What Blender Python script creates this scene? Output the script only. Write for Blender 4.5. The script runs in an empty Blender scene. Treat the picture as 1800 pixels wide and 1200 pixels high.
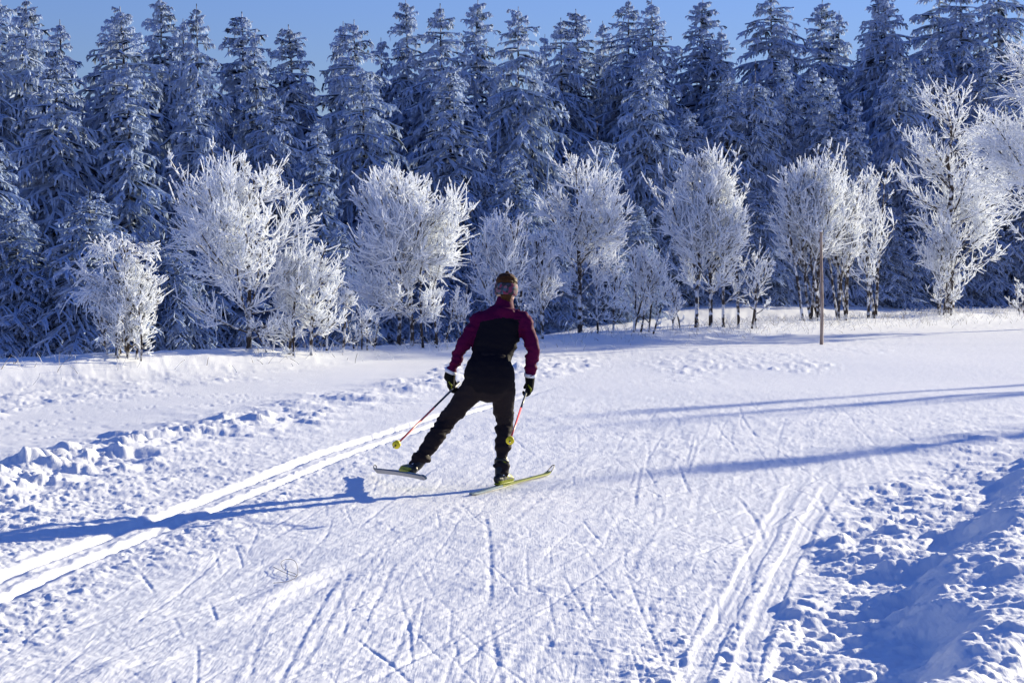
import bpy, bmesh, math, random
import numpy as np
from mathutils import Vector, Matrix
random.seed(7)
rng = np.random.default_rng(7)
scene = bpy.context.scene
col = scene.collection

# ------------------------------------------------------------------ camera
F_PX, CAM_H, HORIZON = 3400.0, 1.65, 475.0       # focal length in pixels of an 1800 px wide frame
PITCH = math.atan((600 - HORIZON) / F_PX)
cam_d = bpy.data.cameras.new('camera'); cam = bpy.data.objects.new('camera', cam_d); col.objects.link(cam)
cam_d.sensor_width = 36.0; cam_d.lens = 36.0 * F_PX / 1800.0
cam_d.clip_start = 0.1; cam_d.clip_end = 6000
cam.location = (0, 0, CAM_H); cam.rotation_euler = (math.pi / 2 - PITCH, 0, 0)
scene.camera = cam

# ------------------------------------------------------------------ sky, sun, exposure
SUN_AZ, SUN_EL = math.radians(46.5), math.radians(14.5)
world = bpy.data.worlds.new('World'); scene.world = world; world.use_nodes = True
wn = world.node_tree.nodes; wl = world.node_tree.links
wn.clear()
w_out = wn.new('ShaderNodeOutputWorld'); w_bg = wn.new('ShaderNodeBackground'); w_sky = wn.new('ShaderNodeTexSky')
w_sky.sky_type = 'NISHITA'; w_sky.sun_disc = False
w_sky.sun_elevation = SUN_EL; w_sky.sun_rotation = SUN_AZ
w_sky.altitude = 1200; w_sky.air_density = 1.85; w_sky.dust_density = 0.0; w_sky.ozone_density = 3.5
w_bg.inputs['Strength'].default_value = 0.10
w_wb = wn.new('ShaderNodeMix'); w_wb.data_type = 'RGBA'; w_wb.blend_type = 'MULTIPLY'; w_wb.inputs['Factor'].default_value = 1.0
w_wb.inputs['B'].default_value = (0.30, 0.385, 0.86, 1)      # cold white balance of the photograph, even over the whole sky
wl.new(w_sky.outputs[0], w_wb.inputs['A']); wl.new(w_wb.outputs['Result'], w_bg.inputs['Color']); wl.new(w_bg.outputs[0], w_out.inputs['Surface'])
sun_d = bpy.data.lights.new('sun', 'SUN'); sun = bpy.data.objects.new('sun', sun_d); col.objects.link(sun)
sun_d.energy = 5.0; sun_d.angle = math.radians(0.7); sun_d.color = (1.0, 0.895, 0.645)
SUN_V = Vector((math.sin(SUN_AZ) * math.cos(SUN_EL), math.cos(SUN_AZ) * math.cos(SUN_EL), math.sin(SUN_EL)))
sun.rotation_euler = SUN_V.to_track_quat('Z', 'Y').to_euler()
vs = scene.view_settings
vs.view_transform = 'Standard'; vs.look = 'None'; vs.gamma = 1.0; vs.use_curve_mapping = False
vs.exposure = 1.0
scene.render.engine = 'CYCLES'
scene.cycles.max_bounces = 9; scene.cycles.diffuse_bounces = 8; scene.cycles.transparent_max_bounces = 4
scene.cycles.use_denoising = True

# ------------------------------------------------------------------ helpers
def px(x, y, D):
    """point seen at photo position (x, y) at distance D along the ground (camera looks along +Y)"""
    sx = (x - 900.0) / F_PX; sy = (600.0 - y) / F_PX
    c, s = math.cos(PITCH), math.sin(PITCH)
    dy = c + sy * s; dz = -s + sy * c
    k = D / dy
    return Vector((sx * k, D, CAM_H + dz * k))
def flatD(y): return CAM_H * F_PX / (y - HORIZON)

def tag(o, label=None, cat=None, group=None, kind=None):
    if label: o['label'] = label
    if cat: o['category'] = cat
    if group: o['group'] = group
    if kind: o['kind'] = kind
    return o
def empty(name, loc=(0, 0, 0), rz=0.0):
    o = bpy.data.objects.new(name, None); o.location = loc; o.rotation_euler = (0, 0, rz)
    o.empty_display_size = 0.2; col.objects.link(o); return o
def link(name, me, mat=None, parent=None):
    o = bpy.data.objects.new(name, me); col.objects.link(o)
    if mat is not None and len(me.materials) == 0: me.materials.append(mat)
    if parent is not None: o.parent = parent
    return o
def mesh_np(name, V, quads=None, tris=None, smooth=True):
    me = bpy.data.meshes.new(name)
    V = np.asarray(V, dtype=np.float32).reshape(-1, 3)
    q = np.zeros((0, 4), np.int32) if quads is None else np.asarray(quads, np.int32).reshape(-1, 4)
    t = np.zeros((0, 3), np.int32) if tris is None else np.asarray(tris, np.int32).reshape(-1, 3)
    me.vertices.add(len(V)); me.vertices.foreach_set('co', V.ravel())
    me.loops.add(q.size + t.size)
    me.loops.foreach_set('vertex_index', np.concatenate([q.ravel(), t.ravel()]).astype(np.int32))
    me.polygons.add(len(q) + len(t))
    tot = np.concatenate([np.full(len(q), 4), np.full(len(t), 3)]).astype(np.int32)
    start = np.concatenate([[0], np.cumsum(tot)[:-1]]).astype(np.int32)
    me.polygons.foreach_set('loop_start', start); me.polygons.foreach_set('loop_total', tot)
    me.polygons.foreach_set('use_smooth', np.full(len(tot), smooth, dtype=bool))
    me.update(calc_edges=True); me.validate()
    return me

# ---- numpy noise
def _h(ix, iy, seed):
    n = (ix.astype(np.int64) * 374761393 + iy.astype(np.int64) * 668265263 + seed * 2147483647 * 7 + seed * 974711) & 0xffffffff
    n = ((n ^ (n >> 13)) * 1274126177) & 0xffffffff
    n = ((n ^ (n >> 16)) * 2246822519) & 0xffffffff
    return ((n ^ (n >> 15)) & 0xffffff).astype(np.float32) / 16777215.0
def vnoise(x, y, seed=0):
    x0 = np.floor(x); y0 = np.floor(y); fx = (x - x0).astype(np.float32); fy = (y - y0).astype(np.float32)
    ix = x0.astype(np.int64); iy = y0.astype(np.int64)
    u = fx * fx * fx * (fx * (fx * 6 - 15) + 10); v = fy * fy * fy * (fy * (fy * 6 - 15) + 10)
    a = _h(ix, iy, seed); b = _h(ix + 1, iy, seed); c = _h(ix, iy + 1, seed); d = _h(ix + 1, iy + 1, seed)
    return (a + (b - a) * u) * (1 - v) + (c + (d - c) * u) * v - 0.5
def fbm(x, y, seed=0, octv=4, gain=0.5):
    s = 0; a = 1.0
    for i in range(octv):
        k = 2.03 ** i
        s = s + a * vnoise(x * k + 17.3 * i, y * k - 9.1 * i, seed + i); a *= gain
    return s
def lumps(x, y, s, dens, seed, rmin=0.25, rmax=0.62, flat=0.62):
    """rounded snow clods of size about s scattered one to a cell"""
    gx = np.floor(x / s).astype(np.int64); gy = np.floor(y / s).astype(np.int64)
    out = np.zeros_like(x, dtype=np.float32)
    for i in (-1, 0, 1):
        for j in (-1, 0, 1):
            cx = gx + i; cy = gy + j
            p = _h(cx, cy, seed)
            ccx = (cx + 0.5 + (_h(cx, cy, seed + 1) - 0.5) * 0.8) * s
            ccy = (cy + 0.5 + (_h(cx, cy, seed + 2) - 0.5) * 0.8) * s
            r = s * (rmin + (rmax - rmin) * _h(cx, cy, seed + 3) ** 2)
            asp = 0.75 + 0.6 * _h(cx, cy, seed + 4)
            d2 = (((x - ccx) * asp) ** 2 + ((y - ccy) / asp) ** 2) / (r * r)
            h = r * flat * np.clip(1 - d2, 0, 1) ** .72 * (0.5 + 0.7 * _h(cx, cy, seed + 5))
            out = np.maximum(out, np.where(p < dens, h, 0))
    return out
def sstep(a, b, x):
    t = np.clip((x - a) / (b - a), 0, 1); return t * t * (3 - 2 * t)
def bell(x, c, w): return np.exp(-((x - c) / w) ** 2)

# ------------------------------------------------------------------ materials
def mat_new(name):
    m = bpy.data.materials.new(name); m.use_nodes = True
    nt = m.node_tree; nt.nodes.clear()
    out = nt.nodes.new('ShaderNodeOutputMaterial')
    return m, nt, out
def N(nt, t, **kw):
    n = nt.nodes.new(t)
    for k, v in kw.items():
        if k.startswith('_'): setattr(n, k[1:], v)
        else: n.inputs[k.replace('__', ' ')].default_value = v
    return n
def principled(name, color, rough=0.6, spec=0.3, noise=None, bump=None, metallic=0.0):
    m, nt, out = mat_new(name)
    b = N(nt, 'ShaderNodeBsdfPrincipled', Roughness=rough, Metallic=metallic)
    b.inputs['Base Color'].default_value = (*color, 1); b.inputs['Specular IOR Level'].default_value = spec
    tc = N(nt, 'ShaderNodeTexCoord')
    if noise:
        sc, amt = noise
        n = N(nt, 'ShaderNodeTexNoise', Scale=sc, Detail=4.0); nt.links.new(tc.outputs['Object'], n.inputs['Vector'])
        mx = N(nt, 'ShaderNodeMix', _data_type='RGBA')
        mx.inputs['A'].default_value = (*[c * (1 - amt) for c in color], 1); mx.inputs['B'].default_value = (*[min(1, c * (1 + amt)) for c in color], 1)
        nt.links.new(n.outputs['Fac'], mx.inputs['Factor']); nt.links.new(mx.outputs['Result'], b.inputs['Base Color'])
    if bump:
        sc, st, dist = bump
        n2 = N(nt, 'ShaderNodeTexNoise', Scale=sc, Detail=5.0); nt.links.new(tc.outputs['Object'], n2.inputs['Vector'])
        bp = N(nt, 'ShaderNodeBump', Strength=st, Distance=dist); nt.links.new(n2.outputs['Fac'], bp.inputs['Height'])
        nt.links.new(bp.outputs['Normal'], b.inputs['Normal'])
    nt.links.new(b.outputs[0], out.inputs['Surface'])
    return m

def mat_snow():
    m, nt, out = mat_new('snow')
    b = N(nt, 'ShaderNodeBsdfPrincipled', Roughness=0.55); b.inputs['Specular IOR Level'].default_value = 0.25
    geo = N(nt, 'ShaderNodeNewGeometry')
    n1 = N(nt, 'ShaderNodeTexNoise', Scale=0.7, Detail=5.0); nt.links.new(geo.outputs['Position'], n1.inputs['Vector'])
    mx = N(nt, 'ShaderNodeMix', _data_type='RGBA'); mx.inputs['A'].default_value = (0.84, 0.86, 0.89, 1); mx.inputs['B'].default_value = (0.90, 0.91, 0.925, 1)
    nt.links.new(n1.outputs['Fac'], mx.inputs['Factor']); nt.links.new(mx.outputs['Result'], b.inputs['Base Color'])
    n2 = N(nt, 'ShaderNodeTexNoise', Scale=75.0, Detail=7.0, Roughness=0.72); nt.links.new(geo.outputs['Position'], n2.inputs['Vector'])
    hsum = n2.outputs['Fac']
    for rot, sx_, sy_ in ((0.12, 85, 6), (-0.42, 95, 9)):      # brushed streaks left by skis
        mp = N(nt, 'ShaderNodeMapping'); mp.inputs['Rotation'].default_value = (0, 0, rot); mp.inputs['Scale'].default_value = (sx_, sy_, 30)
        nt.links.new(geo.outputs['Position'], mp.inputs[0])
        ns = N(nt, 'ShaderNodeTexNoise', Scale=1.0, Detail=4.0, Roughness=0.6); nt.links.new(mp.outputs[0], ns.inputs['Vector'])
        ad = N(nt, 'ShaderNodeMath', _operation='ADD'); nt.links.new(hsum, ad.inputs[0]); nt.links.new(ns.outputs['Fac'], ad.inputs[1]); hsum = ad.outputs[0]
    bp = N(nt, 'ShaderNodeBump', Strength=0.38, Distance=0.007); nt.links.new(hsum, bp.inputs['Height'])
    nt.links.new(bp.outputs['Normal'], b.inputs['Normal'])
    nt.links.new(b.outputs[0], out.inputs['Surface'])
    return m
def mat_frost(name, frost, under, thr, soft, nscale, transl=0.3, upw=0.35):
    """rime: frost colour over a dark core, chosen by noise and by how far the surface faces up"""
    m, nt, out = mat_new(name)
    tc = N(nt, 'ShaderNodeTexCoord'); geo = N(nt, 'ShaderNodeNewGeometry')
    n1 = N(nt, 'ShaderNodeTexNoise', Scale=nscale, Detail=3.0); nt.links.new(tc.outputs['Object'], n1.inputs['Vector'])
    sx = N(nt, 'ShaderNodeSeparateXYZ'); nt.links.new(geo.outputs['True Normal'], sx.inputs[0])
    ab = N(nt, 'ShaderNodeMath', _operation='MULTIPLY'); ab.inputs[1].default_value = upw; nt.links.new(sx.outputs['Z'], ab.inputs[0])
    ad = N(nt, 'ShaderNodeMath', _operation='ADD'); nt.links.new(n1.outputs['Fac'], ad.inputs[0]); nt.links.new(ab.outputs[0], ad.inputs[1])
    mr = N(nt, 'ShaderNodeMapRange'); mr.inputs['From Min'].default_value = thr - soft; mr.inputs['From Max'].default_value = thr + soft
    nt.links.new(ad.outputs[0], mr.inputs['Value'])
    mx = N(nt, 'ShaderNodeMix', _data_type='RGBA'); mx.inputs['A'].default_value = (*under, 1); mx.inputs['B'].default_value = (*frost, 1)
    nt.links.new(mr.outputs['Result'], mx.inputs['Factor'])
    d = N(nt, 'ShaderNodeBsdfDiffuse'); t = N(nt, 'ShaderNodeBsdfTranslucent'); mix = N(nt, 'ShaderNodeMixShader'); mix.inputs[0].default_value = transl
    nt.links.new(mx.outputs['Result'], d.inputs['Color']); nt.links.new(mx.outputs['Result'], t.inputs['Color'])
    nt.links.new(d.outputs[0], mix.inputs[1]); nt.links.new(t.outputs[0], mix.inputs[2]); nt.links.new(mix.outputs[0], out.inputs['Surface'])
    return m
M_SNOW = mat_snow()
M_SPRUCE = mat_frost('frosted_needles', (0.56, 0.66, 0.84), (0.022, 0.034, 0.056), 0.38, 0.12, 1.6, 0.25, 0.20)  # frost colour bluer than rime: the forest's blue shade is put into it
M_TWIG = mat_frost('hoar_frost', (0.91, 0.93, 0.96), (0.20, 0.17, 0.15), 0.29, 0.07, 9.0, 0.48, 0.12)
M_BARK = mat_frost('frosted_bark', (0.72, 0.73, 0.76), (0.065, 0.052, 0.045), 0.53, 0.06, 7.0, 0.0, 0.10)
M_LIMB = mat_frost('frosted_limb', (0.86, 0.87, 0.89), (0.08, 0.065, 0.055), 0.47, 0.06, 8.0, 0.1, 0.10)
M_BARKD = mat_frost('spruce_bark', (0.6, 0.61, 0.64), (0.06, 0.048, 0.04), 0.56, 0.08, 5.0, 0.0, 0.05)
M_GRASS = mat_frost('frosted_grass', (0.84, 0.85, 0.87), (0.36, 0.30, 0.22), 0.40, 0.12, 3.0, 0.35, 0.0)

# ------------------------------------------------------------------ terrain
TR = np.array([(0.0, -3.5), (6.5, -3.0), (9.93, -2.66), (11.4, -2.52), (12.5, -2.31), (14.96, -1.98), (17.75, -1.57), (19.9, -1.17), (23.9, -0.35), (29.1, 0.86), (34.4, 2.33), (42, 4.9), (60, 12)])
BR = np.array([(0, -0.5), (6.0, 0.85), (7.74, 1.45), (10.6, 2.30), (14.2, 3.45), (20.8, 6.0), (30, 10.5), (60, 26)])
LA = np.array([(6.5, 0.50), (7.74, 0.72), (8.98, 0.98), (11.57, 1.5), (14.57, 2.1), (16.2, 2.5)])
LB = np.array([(6.5, 0.70), (7.74, 0.93), (9.27, 1.22), (11.8, 1.76), (14.57, 2.38), (16.2, 2.8)])
LC = np.array([(33, 4.6), (35, 5.5), (40, 7.8), (45.6, 10.7), (52, 14)])
def curve_x(tab, y):
    s = 0
    for k in (-0.8, -0.4, 0, 0.4, 0.8): s = s + np.interp(y + k, tab[:, 0], tab[:, 1])
    return s / 5
def bank_s(x, y): return (y - (40.5 + 1.5 * x)) / 1.803
def macro(x, y):
    x = np.asarray(x, np.float64); y = np.asarray(y, np.float64)
    s = bank_s(x, y)
    along = x * 0.55 + y * 0.83
    wob = fbm(along / 6.0, s * 0.1, 3, 2)
    z = (0.24 + 0.12 * wob) * np.exp(-((s - 0.3) / np.where(s < 0.3, 1.1, 2.2)) ** 2)
    left = 1 / (1 + np.exp((x + 1.5) / 1.5)); right = 1 / (1 + np.exp(-(x - 4.0) / 2.0))
    z = z - left * 1.5 * sstep(.4, 7, s) + right * 0.95 * sstep(1.5, 11, s)
    z = z + 0.05 * fbm(x / 5, y / 5, 11, 2) * sstep(3, 9, np.hypot(x, y))
    b = x - curve_x(BR, y)
    near = 1 - sstep(26, 36, y)
    z = z + near * sstep(-3, 3, y) * (0.14 * sstep(0.0, 0.40, b + 0.3 * fbm(x / .8, y / .8, 21, 3)) + 0.06 * bell(b, 0.5, 0.4) * (1 + 1.2 * fbm(x / 1.1, y / 1.1, 22, 2)))
    return z
def ground_z(x, y): return float(macro(np.array([x]), np.array([y]))[0])

def stroke_map():
    x0, x1, y0, y1, dx, dy = -7.0, 8.0, 5.8, 26.0, 0.008, 0.016
    nx, ny = int((x1 - x0) / dx), int((y1 - y0) / dy)
    H = np.zeros((ny, nx), np.float32)
    r = np.random.default_rng(21)
    def stroke(cx, cy, a, L, w, dep, lip, bend):
        # a: heading from +Y towards +X
        ex, ey = abs(math.sin(a)) * L / 2 + 6 * w + abs(bend), abs(math.cos(a)) * L / 2 + 6 * w + abs(bend)
        i0, i1 = max(0, int((cx - ex - x0) / dx)), min(nx, int((cx + ex - x0) / dx) + 1)
        j0, j1 = max(0, int((cy - ey - y0) / dy)), min(ny, int((cy + ey - y0) / dy) + 1)
        if i1 <= i0 + 1 or j1 <= j0 + 1: return
        X = x0 + (np.arange(i0, i1) + .5) * dx - cx; Y = y0 + (np.arange(j0, j1) + .5) * dy - cy
        X, Y = np.meshgrid(X, Y)
        u = (X * math.sin(a) + Y * math.cos(a)) / (L / 2); v = X * math.cos(a) - Y * math.sin(a) + bend * u * u
        f = np.clip((1 - u * u) * 2.2, 0, 1)
        g = -dep * np.exp(-(v / w) ** 2) + lip * np.exp(-((v - 1.9 * w) / (0.8 * w)) ** 2) * (0.6 + 0.4 * np.sin(u * 23 + cx * 9))
        H[j0:j1, i0:i1] += (f * g).astype(np.float32)
    def trail_a(x, y):
        return math.atan2(float(np.interp(y + 1, TR[:, 0], TR[:, 1]) - np.interp(y - 1, TR[:, 0], TR[:, 1])) / 2, 1)
    n = 0
    while n < 3600:
        y = 6.8 + (r.random() ** 1.7) * 18.5; t = r.uniform(0.35, 8)
        x = float(np.interp(y, TR[:, 0], TR[:, 1])) + t
        if x > float(np.interp(y, BR[:, 0], BR[:, 1])) - 0.1 or x > 0.33 * y + 0.5: 
            if r.random() < 0.97: continue
        k = r.random(); ta = trail_a(x, y) + 0.10
        if k < 0.45: a, L, w, dep = ta + r.normal(0.22, 0.10), r.uniform(0.6, 3.0), r.uniform(.0035, .008), r.uniform(.0012, .004)
        elif k < 0.80: a, L, w, dep = ta + r.normal(-0.26, 0.14), r.uniform(0.3, 1.7), r.uniform(.004, .009), r.uniform(.0015, .0048)
        else: a, L, w, dep = r.uniform(-1.5, 1.5), r.uniform(0.05, 0.25), r.uniform(.004, .009), r.uniform(.001, .004)
        dep *= (.22 + 1.0 * r.random() ** 3) * (0.65 + .35 * min(1, max(0, (y - 9) / 5)))
        stroke(x, y, a, L, w, dep, dep * r.uniform(.1, .5), r.normal(0, .009)); n += 1
    for i in range(90):      # ski and pole marks close up on the left of the lane
        y = 7.0 + r.random() ** 1.4 * 6; x = -2.2 + r.random() * 3.2 + (y - 8) * .08
        a = r.choice([-0.2, 0.12, 0.3]) + r.normal(0, .08)
        stroke(x, y, a, r.uniform(.3, 1.3), r.uniform(.005, .009), r.uniform(.0015, .0045), r.uniform(.0005, .002), r.normal(0, .008))
    for i in range(150):
        y = 6.5 + r.random() ** 1.3 * 17; x = float(np.interp(y, TR[:, 0], TR[:, 1])) + r.uniform(.6, 5.5)
        if x > float(np.interp(y, BR[:, 0], BR[:, 1])) - .5: continue
        a = trail_a(x, y) + .08 + r.choice([-1, 1]) * r.uniform(.10, .24)
        d = r.uniform(.001, .004)
        stroke(x, y, a, r.uniform(2.0, 5.0), r.uniform(.008, .016), d, d * .7, r.normal(0, .04))
    for i in range(70):       # smooth field left of the plowed ridge: a few cracks
        y = r.uniform(17, 26); x = float(np.interp(y, TR[:, 0], TR[:, 1])) + r.uniform(-5.2, -3)
        stroke(x, y, r.uniform(.5, 1.1), r.uniform(.3, 1.5), .014, r.uniform(.004, .012), .004, r.normal(0, .06))
    return H, (x0, y0, dx, dy, nx, ny)

def detail(x, y, lod, fade):
    """snow relief on top of macro(); lod = spacing of the sheet there, fade = 0 outside the worked area"""
    t = x - curve_x(TR, y); b = x - curve_x(BR, y); s = bank_s(x, y)
    nearbank = sstep(-0.6, 0.2, s)
    def keep(size): return np.clip(1.6 - lod / size, 0.25, 1)
    # zones
    wob = 0.35 * fbm(x / 1.3, y / 1.6, 31, 3)
    skate = sstep(0.3, 0.9, t + wob) * (1 - sstep(-1.0, -0.4, b + wob * 1.3)) * (1 - nearbank)
    churn = np.maximum(sstep(-1.15, -0.45, b + wob * 1.5), 0) * (1 - sstep(24, 34, y))
    ridge = bell(t + 1.1 * wob, -2.0, 0.75) * (1 - nearbank) * (0.70 + 0.6 * sstep(-.3, .3, fbm(x / 1.4, y / 2.6, 35, 3)))
    rough1 = sstep(-3.0, -2.3, t + wob) * (1 - sstep(0.4, 0.95, t + wob)) * (1 - nearbank)
    rough2 = sstep(-8.5, -7.5, t + wob) * (1 - sstep(-5.4, -4.8, t + 2 * wob)) * (1 - nearbank)
    far = sstep(27, 33, y) * (1 - nearbank)
    patch = far * sstep(0.0, 0.15, fbm(x / 2.2, y / 7.0, 41, 2))
    wx = x + 0.035 * fbm(x / .11, y / .11, 51, 2); wy = y + 0.035 * fbm(x / .11, y / .11, 55, 2)
    h = 0
    l_big = lumps(wx, wy, 0.30, 0.55, 61); l_mid = lumps(wx, wy, 0.14, 0.6, 71); l_sm = lumps(wx, wy, 0.065, 0.65, 81); l_ti = lumps(wx, wy, 0.034, 0.6, 91)
    f1 = fbm(x / .5, y / .5, 101, 3); f2 = fbm(x / .09, y / .09, 111, 3)
    h = h + ridge * (0.035 + 0.52 * l_big + 0.50 * l_mid + 0.45 * l_sm + 0.10 * f1) * keep(.2)
    h = h + rough1 * (0.26 * l_mid * sstep(-.1, .2, f1) + 0.45 * l_sm + 0.45 * l_ti + 0.012 * f1 + 0.012 * f2) * keep(.08)
    h = h + rough2 * (0.35 * l_big * sstep(-.05, .25, f1) + 0.5 * l_mid + 0.3 * l_sm + 0.03 * f1) * keep(.2)
    h = h + patch * (0.5 * l_big + 0.5 * l_mid) * keep(.3)
    h = h + churn * (0.40 * l_big * sstep(-.05, .2, f1) + 0.45 * l_mid + 0.5 * l_sm + 0.45 * l_ti + 0.07 * f1 + 0.016 * f2) * (1 - 0.2 * sstep(0.2, 1.2, b)) * keep(.08)
    fl = fbm(t / 0.05, y / 0.9, 121, 3)           # fine streaks along the trail
    fs = fbm((t - 0.25 * y) / 0.035, (y + .25 * t) / 0.5, 125, 2)
    crumbs = sstep(.02, .35, fbm(x / .35, y / .5, 131, 3) + .7 * fbm(x / 1.6, y / 2.4, 137, 2) + .16 * sstep(-1.0, 1.5, x) * (1 - sstep(11, 16, y)))
    h = h + skate * (0.0035 * fl + 0.003 * fs + 0.004 * f2 * (.4 + crumbs) + 0.16 * l_sm * crumbs + 0.15 * l_ti * (.05 + crumbs) + 0.010 * f1 + 0.003 * fbm(x / .03, y / .05, 171, 2) + 0.008 * sstep(13, 22, y) * fbm(x / .12, y / .4, 177, 3)) * keep(.14)
    h = h + (1 - skate) * (1 - churn) * (1 - rough1) * 0.006 * f1
    h = h + nearbank * (0.04 * f1 + .02 * fbm(x / .25, y / .25, 141, 2)) * (1 - sstep(6, 12, s))
    # classic track: two grooves
    on = 1 - sstep(21, 29, y)
    jit = 0.006 * fbm(y / .3, t * 0, 151, 2) + .022 * vnoise(x / .05, y / .09, 153)
    for c in (-0.125, 0.125):
        d = np.abs(t - c + jit)
        flatm = 1 - sstep(.06, .16, d)
        h = h * (1 - on * 0.82 * flatm)
        h = h - on * (0.030 + .02 * vnoise(y / .5, t * 0 + c, 155)) * (1 - sstep(.026, .062, d)) + on * 0.012 * bell(d, .085, .03) * (.5 + 1.5 * vnoise(x / .12, y / .12, 157))
    h = h - on * 0.012 * (1 - sstep(.08, .3, np.abs(t)))
    # wide ruts on the right of the lane, and a worn pair far off
    for tab, w, dep in ((LA, .055, .005), (LB, .06, .006)):
        inr = sstep(tab[0, 0] - .1, tab[0, 0] + .6, y) * (1 - sstep(tab[-1, 0] - 2.5, tab[-1, 0], y))
        d = x - curve_x(tab, y)
        d = d + 0.02 * fbm(y / .7, x * 0, 165, 2)
        fm = inr * (1 - sstep(w, w * 1.7, np.abs(d)))
        h = h * (1 - 0.7 * fm) + fm * 0.004 * fbm(d / .015, y / 1.2, 161, 2)
        h = h - inr * dep * (1 - sstep(w * .75, w * 1.25, np.abs(d))) + inr * dep * .5 * bell(d, w * 1.5, w * .35) + inr * dep * .3 * bell(d, -w * 1.5, w * .35)
    d = x - (-3.0 + 0.22 * (y - 7))
    inr = (1 - sstep(10.2, 11.2, y))
    h = h + inr * (0.014 * bell(d, 1.15, .07) - .018 * bell(d, 1.30, .08)) * (.6 + 1.2 * fbm(x / .3, y / .6, 175, 2))
    return h * fade

def build_ground():
    tmax = math.radians(20.5)
    th = np.concatenate([np.linspace(-tmax, tmax, 1120)])
    tail = np.concatenate([tmax + np.array([.004, .012, .025, .045, .07, .1]), np.linspace(tmax + .15, 2 * math.pi - tmax - .15, 56), 2 * math.pi - tmax - np.array([.1, .07, .045, .025, .012, .004])])
    TH = np.concatenate([th, tail])
    inv = np.linspace(1 / 6.1, 1 / 70.0, 620)
    r_mid = 1 / inv
    R = np.concatenate([[0.25, 1, 2, 3, 4, 5, 5.6], r_mid, np.geomspace(71, 1800, 26)])
    nr, nt_ = len(R), len(TH)
    RR, TT = np.meshgrid(R, TH, indexing='ij')
    x = (RR * np.sin(TT)).ravel(); y = (RR * np.cos(TT)).ravel()
    dr = np.gradient(R); lod = np.repeat(dr, nt_)
    z = macro(x, y)
    vis = ((np.abs(TT) <= tmax) & (RR > 5.9) & (RR < 70)).ravel()
    xv, yv = x[vis], y[vis]
    ang = np.abs(np.arctan2(xv, yv))
    fade = (1 - sstep(tmax * .985, tmax, ang)) * sstep(5.9, 6.3, np.hypot(xv, yv))
    dz = detail(xv, yv, lod[vis], fade)
    H, (x0, y0, dx, dy, nx, ny) = stroke_map()
    fi = (xv - x0) / dx - .5; fj = (yv - y0) / dy - .5
    ok = (fi > 1) & (fi < nx - 2) & (fj > 1) & (fj < ny - 2)
    i = np.clip(fi.astype(int), 0, nx - 2); j = np.clip(fj.astype(int), 0, ny - 2); a = fi - i; b = fj - j
    smp = H[j, i] * (1 - a) * (1 - b) + H[j, i + 1] * a * (1 - b) + H[j + 1, i] * (1 - a) * b + H[j + 1, i + 1] * a * b
    dz = dz + np.where(ok, smp, 0) * fade
    z[vis] += dz
    idx = np.arange(nr * nt_).reshape(nr, nt_)
    a_ = idx[:-1, :]; b_ = idx[1:, :]
    q = np.stack([a_, np.roll(a_, -1, 1), np.roll(b_, -1, 1), b_], -1)[:, :, ::-1].reshape(-1, 4)
    V = np.stack([x, y, z], 1)
    V = np.vstack([V, [[0, 0, float(z[:nt_].mean())]]])
    c = len(V) - 1
    tri = np.stack([np.full(nt_, c), np.roll(idx[0], -1), idx[0]], 1)
    o = link('snow_ground', mesh_np('snow_ground', V, q, tri), M_SNOW)
    tag(o, 'trampled and groomed snow of the ski trail', None, None, 'structure')
    return o
build_ground()

# ------------------------------------------------------------------ branch growing
def norm(v): return v / np.maximum(np.linalg.norm(v, axis=-1, keepdims=True), 1e-9)
def grow(base, d, L, n, curve, wig, r):
    """polylines: base (N,3), direction (N,3), length (N), curve (N,3) added with t^2"""
    t = np.linspace(0, 1, n)
    P = base[:, None, :] + d[:, None, :] * (L[:, None] * t)[..., None] + curve[:, None, :] * (L[:, None] * t ** 2)[..., None]
    w = r.normal(0, 1, (len(base), n, 3)) * (wig * L)[:, None, None] * (t * (1.2 - t * .4))[None, :, None]
    return P + w
def sprout(P, L, per, t0, t1, ang0, ang1, r, up=None):
    """start points and headings of side shoots: per (N,) number for each parent"""
    par = np.repeat(np.arange(len(P)), per)
    n = P.shape[1]
    t = t0 + (t1 - t0) * r.random(len(par))
    k = np.clip((t * (n - 1)).astype(int), 0, n - 2); f = (t * (n - 1) - k)[:, None]
    base = P[par, k] * (1 - f) + P[par, k + 1] * f
    tan = norm(P[par, k + 1] - P[par, k])
    rnd = norm(r.normal(0, 1, (len(par), 3))); side = norm(np.cross(tan, rnd))
    a = np.radians(ang0 + (ang1 - ang0) * r.random(len(par)))[:, None]
    return par, t, base, norm(tan * np.cos(a) + side * np.sin(a)), tan
def tubes(P, R, k=3):
    N_, m, _ = P.shape
    T = norm(np.gradient(P, axis=1))
    ref = np.where(np.abs(T[..., 2:3]) > 0.9, np.array([1., 0, 0]), np.array([0, 0, 1.]))
    A = norm(np.cross(T, ref)); B = np.cross(T, A)
    a = np.arange(k) * 2 * math.pi / k
    V = P[:, :, None, :] + R[:, :, None, None] * (A[:, :, None, :] * np.cos(a)[None, None, :, None] + B[:, :, None, :] * np.sin(a)[None, None, :, None])
    idx = np.arange(N_ * m * k).reshape(N_, m, k)
    a_, b_ = idx[:, :-1], idx[:, 1:]
    q = np.stack([a_, np.roll(a_, -1, 2), np.roll(b_, -1, 2), b_], -1).reshape(-1, 4)
    return V.reshape(-1, 3), q
def pack(*parts):
    V, Q, o = [], [], 0
    for v, q in parts:
        V.append(v); Q.append(q + o); o += len(v)
    return np.vstack(V), np.vstack(Q)
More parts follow.
